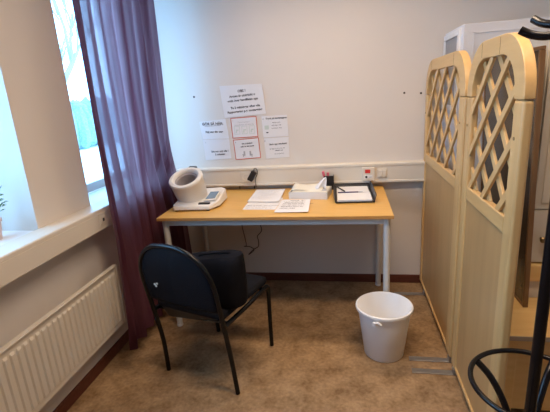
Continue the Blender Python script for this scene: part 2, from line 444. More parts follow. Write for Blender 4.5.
for x in (X0+.032, X1-.032):
    for y in (Y0+.042, Y1-.042):
        bm = bmesh.new(); tube(bm, [(x-dx, y-dy, 0.012), (x-dx, y-dy, H-0.0185)], 0.0185, 16)
        l_ = mesh('leg', bm, M_legs, desk, smooth=True)
        bm = bmesh.new(); lathe(bm, [(0.016, 0), (0.0195, 0.003), (0.0195, 0.018)], 16, Matrix.Translation((x-dx, y-dy, 0)))
        mesh('foot_cap', bm, M_white, l_, smooth=True)

# ------------------------------------------------------------------ chair
feet_mid = Vector((0.5955, -1.177, 0)); ang = math.atan2(-0.14, 0.423)
chair = thing('chair', 'black tubular chair with an arched mesh back, seen from behind at the desk', 'chair', feet_mid, ang)
HW = 0.215
def lean(z): return 0.0 if z < 0.1 else -0.115*((z-0.1)/0.7)**1.15
def archpt(t):   # t 0..1 from left foot over the top to right foot
    pass
path = [(-HW-.008, 0.0, 0.004), (-HW, lean(.2), .2), (-HW, lean(.4), .4), (-HW-.002, lean(.55), .55)]
ct, zt, zc = HW+.002, 0.785, 0.555
for k in range(1, 16):
    a = PI - PI*k/16
    cx = math.copysign(abs(math.cos(a))**0.85, math.cos(a)); sz = math.sin(a)**0.85
    z = zc + (zt-zc)*sz
    path.append((ct*cx, lean(z), z))
path += [(HW+.002, lean(.55), .55), (HW, lean(.4), .4), (HW, lean(.2), .2), (HW+.008, 0.0, 0.004)]
bm = bmesh.new(); tube(bm, smoothpath(path, 4), 0.0115, 12)
mesh('back_frame', bm, M_chairmetal, chair, smooth=True)
# mesh back panel inside the arch
bm = bmesh.new(); rows = []
for j in range(17):
    z = 0.47 + (0.780-0.47)*j/16
    if z <= zc: hw = HW-.002
    else:
        s_ = ((z-zc)/(zt-zc)); hw = ct*max(0.02, (1 - s_**(2/0.85)))**(0.85/2)
    hw -= 0.004
    row = []
    for i in range(17):
        u = -1+2*i/16
        row.append(bm.verts.new((hw*u, lean(z)-0.016*(1-u*u)*min(1, (0.785-z)/.1), z)))
    rows.append(row)
for a, c in zip(rows, rows[1:]):
    for i in range(16): bm.faces.new((a[i], a[i+1], c[i+1], c[i]))
o = mesh('backrest', bm, M_mesh, chair, smooth=True)
sm = o.modifiers.new('thick', 'SOLIDIFY'); sm.thickness = 0.006; sm.offset = 0
# seat
bm = bmesh.new(); box(bm, -HW+.012, HW-.012, -0.03, 0.395, 0.405, 0.45)
mesh('seat', bm, M_blackfab, chair, 0.018, smooth=True, seg=4)
bm = bmesh.new()
hexa(bm, [(-.165, .0, .335), (.06, .03, .345), (.06, .30, .35), (-.165, .30, .35), (-.195, -.02, .41), (.19, -.02, .41), (.19, .37, .41), (-.195, .37, .41)])
mesh('seat_shell', bm, M_blackpl, chair, 0.012, smooth=True)
# front legs with side rails: one bent tube per side
for s_ in (-1, 1):
    bm = bmesh.new()
    p_ = [(s_*HW, lean(.40)+.005, .392), (s_*HW, 0.15, .395), (s_*(HW-.005), 0.345, .40), (s_*(HW-.008), 0.380, .39), (s_*(HW-.012), 0.394, .36), (s_*(HW-.02), 0.402, .2), (s_*(HW-.026), 0.41, .004)]
    tube(bm, smoothpath(p_, 5), 0.0115, 12)
    mesh('front_leg', bm, M_chairmetal, chair, smooth=True)
bm = bmesh.new(); tube(bm, [(-HW, 0.36, .386), (HW, 0.36, .386)], 0.009, 8); tube(bm, [(-HW, 0.0, .386), (HW, 0.0, .386)], 0.009, 8)
mesh('cross_rail', bm, M_chairmetal, chair, smooth=True)
bm = bmesh.new()
for q in ((-0.120, 0.575), (-0.112, 0.567), (-0.105, 0.580)):
    bmesh.ops.create_icosphere(bm, subdivisions=2, radius=0.007, matrix=Matrix.Translation((q[0], lean(.59)-0.0215, q[1])) @ Matrix.Diagonal((1, .3, .8, 1)))
mesh('price_tag', bm, mat('white_tag', (0.75, 0.7, 0.6), 0.6), chair, smooth=True, label='small torn white label on the mesh back')

# black bag on the seat
bag = thing('bag', 'black soft fabric bag standing on the seat of the chair, behind its arched back', 'bag', (0.74, -1.12, 0.4515))
foot = [(.50, -1.145), (.66, -1.195), (.80, -1.232), (.850, -1.215), (.874, -1.165), (.85, -1.08), (.78, -1.04), (.62, -1.02), (.50, -1.06)]
foot = [Vector((x-.74, y+1.12, 0)) for x, y in foot]; foot = smoothpath(foot, 3, closed=True)
bm = bmesh.new(); rings = []
for k, (z, sc_) in enumerate(((0.0, .93), (.008, .985), (.03, 1.0), (.09, 1.01), (.15, .995), (.185, .98), (.207, .965), (.219, .93))):
    rings.append([bm.verts.new((p.x*sc_, p.y*(sc_ if k < 4 else sc_*(1-.10*(k-3))), z + (0.022*(p.x+.1)/.2 if k > 3 else 0) + .003*math.sin(p.x*40+k))) for p in foot])
for v in rings[0]: v.co.z = 0
for a, c in zip(rings, rings[1:]):
    for i in range(len(a)): bm.faces.new((a[i], a[(i+1) % len(a)], c[(i+1) % len(a)], c[i]))
bm.faces.new(rings[0][::-1]); bm.faces.new(rings[-1])
mesh('bag_body', bm, M_bag, bag, smooth=True)
bm = bmesh.new()
tube(bm, smoothpath([(-.10, 0, .210), (-.09, .0, .226), (-.02, .0, .236), (.05, .0, .238), (.06, 0, .222)], 5), 0.005, 8)
mesh('handle', bm, M_bag, bag, smooth=True)

# ------------------------------------------------------------------ waste bin
bn = thing('waste_bin', 'white plastic waste bin on the floor beside the right desk legs', 'waste bin', (1.530, -0.852, 0))
bm = bmesh.new()
lathe(bm, [(0.098, 0.0), (0.104, 0.006), (0.136, 0.268), (0.146, 0.270), (0.149, 0.278), (0.147, 0.287), (0.141, 0.290), (0.135, 0.284), (0.103, 0.012), (0.0995, 0.009)], 56, cap0=True, cap1=True)
mesh('bin_body', bm, M_bin, bn, smooth=True)
bm = bmesh.new()
a0 = -1.98
pts = [Vector((math.cos(a0+k*.045)*0.153, math.sin(a0+k*.045)*0.153, 0.255+0.010*math.sin(k*PI/5))) for k in range(6)]
tube(bm, pts, 0.007, 8)
tube(bm, [(math.cos(a0)*.134, math.sin(a0)*.134, .255), (math.cos(a0)*.160, math.sin(a0)*.160, .255)], 0.010, 10)
mesh('handle', bm, M_bin, bn, smooth=True)

# ------------------------------------------------------------------ blood pressure monitor
bpm = thing('blood_pressure_monitor', 'white automatic blood pressure monitor with a tilted arm tunnel on the desk', 'medical device', (0.36, -0.45, H), math.radians(3))
def L(p): return Vector(p)
bm = bmesh.new()
base = [(-0.075, -0.145), (0.155, -0.145), (0.200, -0.06), (0.200, 0.14), (0.17, 0.16), (-0.05, 0.16), (-0.085, 0.12), (-0.085, -0.12)]
hgt = {0: .038, 1: .030, 2: .045, 3: .075, 4: .08, 5: .075, 6: .06, 7: .04}
lo = [bm.verts.new((x, y, 0.008)) for x, y in base]; hi = [bm.verts.new((x*.97, y*.97, hgt[i])) for i, (x, y) in enumerate(base)]
bm.faces.new(lo[::-1]); cc = bm.verts.new((0.04, 0.02, 0.06))
for i in range(8):
    j = (i+1) % 8
    bm.faces.new((lo[i], lo[j], hi[j], hi[i])); bm.faces.new((hi[i], hi[j], cc))
mesh('base_unit', bm, M_device, bpm, 0.006, smooth=True)
for x, y in ((-0.06, -0.125), (0.14, -0.125), (0.17, 0.13), (-0.05, 0.13)):
    bm = bmesh.new(); lathe(bm, [(0.012, 0), (0.012, 0.012)], 12, Matrix.Translation((x, y, 0)))
    mesh('rubber_foot', bm, M_blackpl, bpm)
# arm tunnel
ax = Vector((-0.07, -0.43, 0.90)).normalized()
ctr = Vector((-0.006, -0.052, 0.194))       # centre of the opening
q = Vector((0, 0, 1)).rotation_difference(ax).to_matrix().to_4x4()
mt = Matrix.Translation(ctr) @ q @ Matrix.Diagonal((1.04, 1.04, 1.03, 1))
bm = bmesh.new()
lathe(bm, [(0.092, -0.150), (0.097, -0.10), (0.100, -0.02), (0.104, -0.012), (0.104, -0.003), (0.099, 0.004), (0.083, 0.006), (0.074, 0.0), (0.070, -0.012), (0.068, -0.13)], 48, mt, cap0=True, cap1=True)
mesh('arm_tunnel', bm, M_device, bpm, smooth=True)
bm = bmesh.new()
lathe(bm, [(0.0695, -0.014), (0.060, -0.022), (0.052, -0.07), (0.060, -0.125)], 40, mt, cap0=False, cap1=True)
mesh('cuff_lining', bm, M_cuff, bpm, smooth=True)
upl = (mt.to_3x3().inverted() @ Vector((0.02, 0.0, 1))); ua = math.atan2(upl.y, upl.x)-PI/2
bm = bmesh.new(); box(bm, -0.026, 0.026, 0.094, 0.116, -0.016, 0.002)
for v in bm.verts: v.co = mt @ (Matrix.Rotation(ua, 4, 'Z') @ v.co)
mesh('release_button', bm, M_blackpl, bpm, 0.003)
# display and keys lie on the sloped console
bm = bmesh.new(); hexa(bm, [(0.1030, -0.0850, .046), (0.1780, -0.0750, .046), (0.1830, 0.0400, .066), (0.1130, 0.0400, .066), (0.1030, -0.0850, .054), (0.1780, -0.0750, .056), (0.1830, 0.0400, .080), (0.1130, 0.0400, .079)])
mesh('display_bezel', bm, M_device, bpm, 0.003)
bm = bmesh.new(); hexa(bm, [(0.1110, -0.0720, .050), (0.1700, -0.0650, .052), (0.1750, 0.0320, .070), (0.1200, 0.0320, .07), (0.1110, -0.0720, .0575), (0.1700, -0.0650, .060), (0.1750, 0.0320, .0805), (0.1200, 0.0320, .0795)])
mesh('display', bm, M_lcd, bpm)
bm = bmesh.new(); hexa(bm, [(0.0780, -0.1180, .03), (0.1480, -0.1140, .03), (0.1500, -0.1000, .034), (0.0800, -0.1020, .034), (0.0780, -0.1180, .0405), (0.1480, -0.1140, .0405), (0.1500, -0.1000, .0445), (0.0800, -0.1020, .0455)])
mesh('key_strip', bm, M_blackpl, bpm)

# ------------------------------------------------------------------ sheets on the desk
def sheet(label, corners, z, curl, lines, size, group=None):
    bm = bmesh.new(); N = 8
    c = [Vector((*p, 0)) for p in corners]      # bl, br, tr, tl
    base = sum(c, Vector())/4; g = []
    for j in range(N+1):
        row = []
        for i in range(N+1):
            u, v_ = i/N, j/N
            p = (c[0]*(1-u)+c[1]*u)*(1-v_)+(c[3]*(1-u)+c[2]*u)*v_
            row.append(bm.verts.new((p.x-base.x, p.y-base.y, curl*(u**4+0.4*(1-v_)**4))))
        g.append(row)
    for a, d in zip(g, g[1:]):
        for i in range(N): bm.faces.new((a[i], a[i+1], d[i+1], d[i]))
    e = thing('paper_sheet', label, 'paper', (base.x, base.y, z), 0, group)
    o = mesh('paper', bm, M_paper, e); s_ = o.modifiers.new('t', 'SOLIDIFY'); s_.thickness = 0.0006; s_.offset = -1
    ex = (c[1]-c[0]).normalized(); 
    ang_ = math.atan2(ex.y, ex.x)
    mt_ = Matrix.Translation((0, 0, 0.0012+curl*0.3)) @ Matrix.Rotation(ang_, 4, 'Z')
    text_mesh('printed_line', lines, M_inklight if size < 0 else M_ink, e, mt_)
small = [('Anvisning för blodtrycksmätning', -0.08, 0.125-0.019*0, 0.012, 'LEFT', False)]
rows_ = ['Sitt ner och vila i fem minuter', 'Lägg armen i manschetten', 'Tryck på start och sitt stilla', 'Vänta tills mätningen är klar', 'Notera övre och undre tryck', 'Mät en gång till efter vila', 'Skriv upp alla värden', 'Lämna lappen i lådan', 'Ta med kvittot till mottagningen', 'Tack för hjälpen']
linesA = small + [(s, -0.085, 0.10-0.021*i, 0.0115, 'LEFT', False) for i, s in enumerate(rows_)]
sheet('white printed sheet on the desk with its lower edge overlapping another sheet', [(0.712, -0.40), (0.925, -0.425), (0.912, -0.075), (0.700, -0.062)], H+0.0032, 0.004, linesA, -1)
linesB = [('Blodtryck hemma – morgon och kväll', -0.09, -0.055, 0.013, 'LEFT', True), ('Datum, övre och undre, puls', -0.09, -0.085, 0.014, 'LEFT', False), ('Namn och Födelsetid fylls i här', -0.09, -0.115, 0.014, 'LEFT', False)]
sheet('white sheet on the desk lying partly under another, only its lower strip showing', [(0.722, -0.565), (0.925, -0.575), (0.932, -0.30), (0.718, -0.29)], H+0.0008, 0.0, linesB, 1)
linesC = [('Vilopuls   Ja / Nej', -0.04, 0.105, 0.018, 'LEFT', True), ('Viktigt att sitta helt stilla', -0.075, 0.07, 0.016, 'LEFT', True), ('och inte prata under mätning', -0.075, 0.038, 0.016, 'LEFT', True), ('Fyll i ditt namn och tid', -0.075, 0.004, 0.016, 'LEFT', True), ('Mätvärden skrivs här', -0.075, -0.03, 0.016, 'LEFT', True), ('Lämnas i lådan', -0.075, -0.065, 0.016, 'LEFT', True)]
sheet('white sheet of bold printed lines on the desk in front of the white box', [(0.930, -0.648), (1.128, -0.655), (1.118, -0.372), (0.9345, -0.360)], H+0.0034, 0.003, linesC, 1)

# ------------------------------------------------------------------ white box of paper forms
bx = thing('tissue_box', 'low white cardboard box on the desk filled with cream papers and a raised tissue', 'box', (1.112, -0.262, H), math.radians(-7))
bx.scale = (1.06, 1.0, 0.9)
bm = bmesh.new(); t = 0.003
box(bm, -0.12, 0.115, -0.09, 0.09, 0.0005, 0.004)
box(bm, -0.12, 0.115, -0.09, -0.087, 0.004, 0.05); box(bm, -0.12, 0.115, 0.087, 0.09, 0.004, 0.05)
box(bm, -0.12, -0.117, -0.087, 0.087, 0.004, 0.05); box(bm, 0.112, 0.115, -0.087, 0.087, 0.004, 0.05)
mesh('carton', bm, M_white, bx)
bm = bmesh.new()
for k in range(7):
    a = math.radians(random.uniform(-3, 3)); z = 0.005+k*0.0066
    o_ = (random.uniform(-.004, .004), random.uniform(-.004, .004))
    for v in []: pass
    w_, d_2 = 0.105, 0.078
    pts = [Matrix.Rotation(a, 2) @ Vector(p) for p in ((-w_, -d_2), (w_, -d_2), (w_, d_2), (-w_, d_2))]
    hexa(bm, [(p.x+o_[0], p.y+o_[1], z) for p in pts] + [(p.x+o_[0], p.y+o_[1], z+.006) for p in pts])
mesh('paper_stack', bm, M_paperc, bx)
bm = bmesh.new()
for (x, z, tw) in ((-0.02, 0.055, 0.0),):
    g = []
    for j in range(7):
        row = []
        for i in range(9):
            u, v_ = i/8, j/6
            row.append(bm.verts.new((-0.115+0.19*u, -0.05+0.135*v_, 0.0525+0.010*v_+0.006*math.sin(u*6+v_*3)+0.012*(1-u)*v_)))
        g.append(row)
    for a, d in zip(g, g[1:]):
        for i in range(8): bm.faces.new((a[i], a[i+1], d[i+1], d[i]))
o = mesh('top_sheet', bm, M_paperc, bx, smooth=True); o.modifiers.new('t', 'SOLIDIFY').thickness = 0.0008
bm = bmesh.new(); g = []
for j in range(9):
    row = []
    for i in range(9):
        u, v_ = i/8-.5, j/8
        wd = 0.075*(1-v_)**0.8+0.006
        row.append(bm.verts.new((0.055+0.035*v_+u*wd, 0.0+0.02*math.sin(u*9)*(1-v_)+0.02*v_, 0.05+0.085*v_)))
    g.append(row)
for a, d in zip(g, g[1:]):
    for i in range(8): bm.faces.new((a[i], a[i+1], d[i+1], d[i]))
o = mesh('tissue', bm, M_paper, bx, smooth=True, label='white tissue pulled up to a point'); o.modifiers.new('t', 'SOLIDIFY').thickness = 0.001
bm = bmesh.new(); lathe(bm, [(0.022, 0), (0.022, 0.001)], 24, Matrix.Translation((0.085, -0.03, 0.0505)) @ Matrix.Diagonal((0.9, 1.1, 1, 1)))
mesh('opening', bm, M_inklight, bx)

# ------------------------------------------------------------------ pen cup
cup = thing('pen_cup', 'square black pen cup at the back of the desk behind the white box', 'pen cup', (1.222, -0.075, H))
bm = bmesh.new(); s2, hh = 0.034, 0.098
for a in (((-s2, s2, -s2, s2, 0, .004)), (-s2, s2, -s2, -s2+.003, .004, hh), (-s2, s2, s2-.003, s2, .004, hh), (-s2, -s2+.003, -s2+.003, s2-.003, .004, hh), (s2-.003, s2, -s2+.003, s2-.003, .004, hh)):
    box(bm, *a)
mesh('cup_body', bm, M_blackpl, cup)
mk = thing('highlighter_pen', 'pink pen leaning out of the square black cup', 'pen', (1.212, -0.083, H+0.006))
bm = bmesh.new(); tube(bm, [(0, 0, 0), (-0.022, -0.012, 0.09)], 0.006, 10); mesh('barrel', bm, M_pink, mk, smooth=True)
bm = bmesh.new(); tube(bm, [(-0.022, -0.012, 0.090), (-0.028, -0.0155, 0.122)], 0.0095, 10); mesh('cap', bm, M_pink, mk, smooth=True)
mk = thing('ball_pen', 'short pink-capped pen beside the longer pink pen in the black cup', 'pen', (1.217, -0.070, H+0.006))
bm = bmesh.new(); tube(bm, [(0, 0, 0), (-0.001, 0.0, 0.085)], 0.004, 8); mesh('barrel', bm, M_white, mk, smooth=True)
bm = bmesh.new(); tube(bm, [(-0.001, 0, 0.085), (-0.002, -0.001, 0.108)], 0.008, 8); mesh('cap', bm, M_pink, mk, smooth=True)

# ------------------------------------------------------------------ letter tray with forms and pens
tr = thing('letter_tray', 'dark grey letter tray at the right end of the desk holding white forms', 'tray', (1.385, -0.258, H), math.radians(2))
TX, TY = 0.115, 0.20
bm = bmesh.new()
box(bm, -TX, TX, -TY, TY, 0.001, 0.004)
def wall_(x0, y0, x1, y1, ox, oy, h):
    hexa(bm, [(x0, y0, .004), (x1, y1, .004), (x1-oy*0+ox*.003, y1+oy*.003, .004), (x0+ox*.003, y0+oy*.003, .004),
              (x0-ox*.012, y0-oy*.012, h), (x1-ox*.012, y1-oy*.012, h), (x1-ox*.009, y1-oy*.009, h), (x0-ox*.009, y0-oy*.009, h)])
wall_(-TX, -TY, TX, -TY, 0, 1, .012); wall_(-TX, TY, TX, TY, 0, -1, .035)
wall_(-TX, -TY, -TX, TY, 1, 0, .042); wall_(TX, -TY, TX, TY, -1, 0, .048)
mesh('tray_body', bm, mat('charcoal_plastic', (0.035, 0.033, 0.038), 0.4), tr)
for lab, (y0, y1), lift in (('stack of white forms in the rear half of the letter tray', (0.004, 0.17), .002), ('stack of white forms in the front half of the letter tray', (-0.19, -0.006), 0.0)):
    bm = bmesh.new()
    for k in range(4):
        a = random.uniform(-.004, .004)
        box(bm, -0.102+a, 0.100+a, y0, y1, .0045+k*.003, .0073+k*.003)
    o = mesh('form_stack', bm, M_paper, None); o.matrix_world = Matrix.Translation((1.385, -0.258, H)) @ Matrix.Rotation(math.radians(2), 4, 'Z')
    tag(o, lab, 'paper')
pn = thing('pen', 'dark blue pen lying straight across the forms in the letter tray', 'pen', (1.37, -0.268, H+0.0205), math.radians(3))
bm = bmesh.new(); tube(bm, [(-0.085, 0, 0), (0.045, 0, 0)], 0.0042, 10); mesh('barrel', bm, M_bluepen, pn, smooth=True)
bm = bmesh.new(); tube(bm, [(0.045, 0, 0), (0.065, 0, 0), (0.076, 0, 0)], [0.004, 0.003, .001], 10); mesh('tip', bm, M_inklight, pn, smooth=True)
pn = thing('pen', 'black pen lying slanted at the left rear corner of the letter tray', 'pen', (1.308, -0.19, H+0.0215), math.radians(-68))
bm = bmesh.new(); tube(bm, [(-0.07, 0, 0), (0.05, 0, 0)], 0.0048, 10); mesh('barrel', bm, M_blackpl, pn, smooth=True)
bm = bmesh.new(); tube(bm, [(0.05, 0, 0), (0.066, 0, 0)], [0.004, 0.001], 10); mesh('tip', bm, M_blackpl, pn, smooth=True)

# ------------------------------------------------------------------ fittings on the wall channel
def wallbox(name, label, cat, x0, x1, z0, z1, d, m_, y=-0.058):
    e = thing(name, label, cat, ((x0+x1)/2, y, (z0+z1)/2))
    mesh('plate', B(-(x1-x0)/2, (x1-x0)/2, -d, 0, -(z1-z0)/2, (z1-z0)/2), m_, e, 0.003)
    return e
e = wallbox('alarm_panel', 'white alarm unit with a red window on the wall channel behind the letter tray', 'alarm', 1.447, 1.53, 0.790, 0.880, 0.020, M_trunk)
mesh('red_window', B(-0.022, 0.012, -0.0225, -0.019, 0.008, 0.032), M_red, e)
bm = bmesh.new(); lathe(bm, [(0.008, 0), (0.008, 0.003)], 16, Matrix.Translation((-0.014, -0.0195, -0.018)) @ Matrix.Rotation(PI/2, 4, 'X')); mesh('button', bm, M_blackpl, e)
mesh('white_label', B(-0.026, 0.026, -0.0212, -0.019, -0.028, -0.004), M_white, e)
mesh('label_strip', B(0.004, 0.022, -0.0228, -0.0215, -0.022, -0.017), M_inklight, e)
e = wallbox('light_switch', 'white double switch on the wall channel right of the red-windowed alarm', 'switch', 1.548, 1.612, 0.806, 0.866, 0.006, M_trunk)
for s_ in (-1, 1): mesh('rocker', B(s_*.0135-.012, s_*.0135+.012, -0.013, -0.007, -.022, .022), M_trunk, e, 0.002)
e = wallbox('power_socket', 'round cream socket on the wall channel left of the black plug', 'socket', 0.590, 0.668, 0.798, 0.876, 0.006, M_trunk)
bm = bmesh.new(); lathe(bm, [(0.026, 0), (0.026, 0.006), (0.0225, 0.006), (0.0215, 0.0042)], 28, Matrix.Translation((0, -0.003, 0)) @ Matrix.Rotation(PI/2, 4, 'X')); mesh('socket_rim', bm, M_trunk, e, smooth=True)
pl = thing('plug_adapter', 'black plug adapter hanging tilted on the wall channel, its cord dropping behind the desk', 'plug', (0.682, -0.066, 0.852))
bm = bmesh.new(); box(bm, -0.020, 0.020, -0.034, -0.002, -0.042, 0.032)
for v in bm.verts: v.co = Matrix.Rotation(math.radians(32), 4, 'Y') @ v.co
mesh('plug_body', bm, M_blackpl, pl, 0.005)
bm = bmesh.new(); tube(bm, smoothpath([(0.012, -0.018, 0.022), (0.018, -0.018, 0.048), (0.034, -0.018, 0.046), (0.038, -0.018, 0.015), (0.020, -0.014, -0.03), (0.018, -0.006, -0.085)], 6), 0.0028, 8); mesh('cord', bm, M_blackpl, pl, smooth=True)
# left socket
e = thing('power_socket', 'small cream socket on the window-side channel right beside the curtain', 'socket', (0.101, -1.035, 0.835))
mesh('plate', B(0.003, 0.0075, -0.026, 0.026, -0.03, 0.034), M_trunk, e, 0.002)
mesh('insert', B(0.0075, 0.011, -0.018, 0.018, -0.018, 0.018), M_trunk, e, 0.002)
mesh('hole', B(0.0105, 0.0118, -0.007, 0.008, -0.008, 0.008), M_blackpl, e)
# cable below the desk
bm = bmesh.new()
tube(bm, smoothpath([(0.562, -0.009, .765), (0.558, -0.009, .6), (0.555, -0.02, .46), (0.566, -0.03, .40), (0.575, -0.02, .30), (0.555, -0.015, .285), (0.60, -0.02, .285), (0.635, -0.03, .262), (0.59, -0.035, .225), (0.63, -0.03, .265), (0.67, -0.025, .29), (0.672, -0.02, .34), (0.668, -0.02, .37), (0.705, -0.025, .42), (0.69, -0.02, .49), (0.676, -0.009, .62), (0.672, -0.009, .765)], 7), 0.0032, 6)
o = mesh('cable', bm, M_cord, smooth=True); tag(o, 'thin brown cable hanging in a tangled loop below the desk', 'cable')

# ------------------------------------------------------------------ notices on the back wall
def notice(label, corners, lines, border=None, extra=None, inkm=None, tape=False, z=0.0):
    """corners (x,z): bl, br, tr, tl"""
    c = [Vector((p[0], 0, p[1])) for p in corners]; base = sum(c, Vector())/4
    e = thing('notice', label, 'notice', (base.x, -0.0006-z, base.z), 0, 'notices taped on the back wall')
    bm = bmesh.new(); prism(bm, [(p.x-base.x, 0, p.z-base.z) for p in c], (0, -0.0012, 0)); mesh('paper', bm, M_paper, e)
    rot = math.atan2((c[1]-c[0]).z, (c[1]-c[0]).x)
    mt_ = Matrix.Translation((0, -0.0017, 0)) @ Matrix.Rotation(-rot, 4, 'Y') @ Matrix.Rotation(PI/2, 4, 'X')
    text_mesh('printed_line', lines, inkm or M_ink, e, mt_)
    wd = (c[1]-c[0]).length/2; ht = (c[3]-c[0]).length/2
    if border:
        bm = bmesh.new(); t_ = 0.0048
        for (x0, x1, z0, z1) in ((-wd, wd, -ht, -ht+t_), (-wd, wd, ht-t_, ht), (-wd, -wd+t_, -ht+t_, ht-t_), (wd-t_, wd, -ht+t_, ht-t_)):
            box(bm, x0, x1, -0.0021, -0.0013, z0, z1)
        for v in bm.verts: v.co = Matrix.Rotation(-rot, 4, 'Y') @ v.co
        mesh('red_border', bm, border, e)
    if extra: extra(e)
    return e
C_ = 'CENTER'; L_ = 'LEFT'
notice('large white notice, topmost of the group, with the heading OBS!', [(0.494, 1.258), (0.796, 1.272), (0.782, 1.474), (0.478, 1.478)],
       [('OBS !', 0, 0.058, 0.024, C_, True), ('Armen är utsträckt o', 0, 0.028, 0.0215, C_, True), ('vrids över handflatan upp', 0, -0.002, 0.0215, C_, True),
        ('Ta 2 mätningar efter vila', 0.012, -0.050, 0.0215, C_, True), ('Rapportering p.g. mottagning', 0.005, -0.078, 0.0215, C_, True)], z=0.0016)
def underline(e):
    mesh('underline', B(-0.068, 0.05, -0.0020, -0.0014, 0.0265, 0.0285), M_ink, e)
notice('small white notice with the underlined heading GÖR SÅ HÄR', [(0.314, 1.116), (0.513, 1.112), (0.500, 1.252), (0.300, 1.241)],
       [('GÖR SÅ HÄR:', -0.008, 0.033, 0.026, C_, True), ('Följ steg för steg', 0.0, -0.022, 0.0195, C_, True)], extra=underline)
notice('small white notice numbered 1, directly under the GÖR SÅ HÄR sheet', [(0.318, 0.962), (0.516, 0.966), (0.512, 1.108), (0.313, 1.112)],
       [('1', -0.085, 0.05, 0.014, L_, False), ('Sitt ner och vila i', 0.018, -0.020, 0.019, C_, True), ('5 minuter', 0.018, -0.042, 0.019, C_, True)])
def chairs_(e):
    bm = bmesh.new()
    for x in (-0.055, 0.0, 0.055):
        for (a, b_, c, d) in ((-.02, .02, .014, .017), (-.02, .02, -.04, -.037), (-.02, -.017, -.037, .014), (.017, .02, -.037, .014), (-.008, .01, -.015, -.006), (-.01, -.002, -.03, -.015)):
            box(bm, x+a, x+b_, -0.0020, -0.0014, c-.006, d-.006)
    mesh('line_drawing', bm, M_inkgreen, e)
notice('red-bordered notice with a pale drawing, upper of the two red-bordered ones', [(0.540, 1.112), (0.730, 1.116), (0.722, 1.256), (0.536, 1.256)],
       [('2', -0.082, 0.048, 0.014, L_, False), ('Placera armen i', 0.0, 0.034, 0.014, C_, False), ('manschetten och luta dig', 0.0, 0.016, 0.014, C_, False)], border=M_redborder, extra=chairs_, inkm=M_inklight)
def figures(e):
    for x in (-0.022, 0.022):
        bm = bmesh.new(); s_ = 1 if x > 0 else -1
        box(bm, x-.006, x+.006, -0.0020, -0.0014, -.028, -.016)
        box(bm, x-.006, x+.006, -0.0020, -0.0014, -.05, -.028); box(bm, x-.006+s_*.010, x+.006+s_*.010, -0.0020, -0.0014, -.045, -.038); box(bm, x+s_*.010-.002, x+s_*.010+.004, -0.002, -0.0014, -.058, -.045)
        mesh('figure_drawing', bm, M_inklight, e)
notice('red-bordered notice with two small figures, lower of the two red-bordered ones', [(0.548, 0.957), (0.738, 0.966), (0.730, 1.105), (0.540, 1.103)],
       [('3', -0.082, 0.048, 0.014, L_, False), ('Sitt bekvämt', 0.005, 0.034, 0.0155, C_, True), ('och ta det lugnt', 0.005, 0.014, 0.0155, C_, True)], border=M_redborder, extra=figures)
def mark(e):
    bm = bmesh.new(); box(bm, -0.075, -0.045, -0.0020, -0.0014, -.02, 0.008); mesh('pale_drawing', bm, M_inkgreen, e)
    mesh('small_mark', B(-0.065, -0.05, -0.002, -0.0014, -.045, -.038), M_ink, e)
notice('white notice at the right end of the upper row, with a bold top line', [(0.766, 1.108), (0.946, 1.110), (0.943, 1.256), (0.762, 1.255)],
       [('4', -0.085, 0.05, 0.014, L_, False), ('Tryck på startknappen', 0.012, 0.050, 0.0165, C_, True), ('Vänta under', 0.01, 0.022, 0.012, C_, False), ('mätningen tills', 0.01, 0.004, 0.012, C_, False), ('resultatet visas', 0.01, -0.016, 0.012, C_, False)], extra=mark)
notice('white notice at the right end of the lower row, with centred text', [(0.776, 0.955), (0.945, 0.962), (0.946, 1.104), (0.768, 1.102)],
       [('5', -0.085, 0.05, 0.014, L_, False), ('Skriv upp resultatet', 0.01, 0.022, 0.016, C_, True), ('på lappen och ta en till', 0.0, -0.008, 0.012, C_, False), ('mätning om', 0.012, -0.022, 0.012, C_, True), ('du vill jämföra', 0.012, -0.045, 0.012, C_, False)])
# screws / plugs in the wall
for lab, x, z in (('small dark screw in the bare back wall a little left of the wooden screen', 1.722, 1.352), ('dark screw in the back wall touching the edge of the wooden screen', 1.826, 1.344), ('dark screw in the back wall left of the large notice', 0.282, 1.417)):
    bm = bmesh.new(); lathe(bm, [(0.007, 0), (0.006, 0.003), (0.002, 0.005)], 12, Matrix.Rotation(PI/2, 4, 'X'))
    o = mesh('screw', bm, M_cord, smooth=True); o.location = (x, 0, z); tag(o, lab, 'screw')

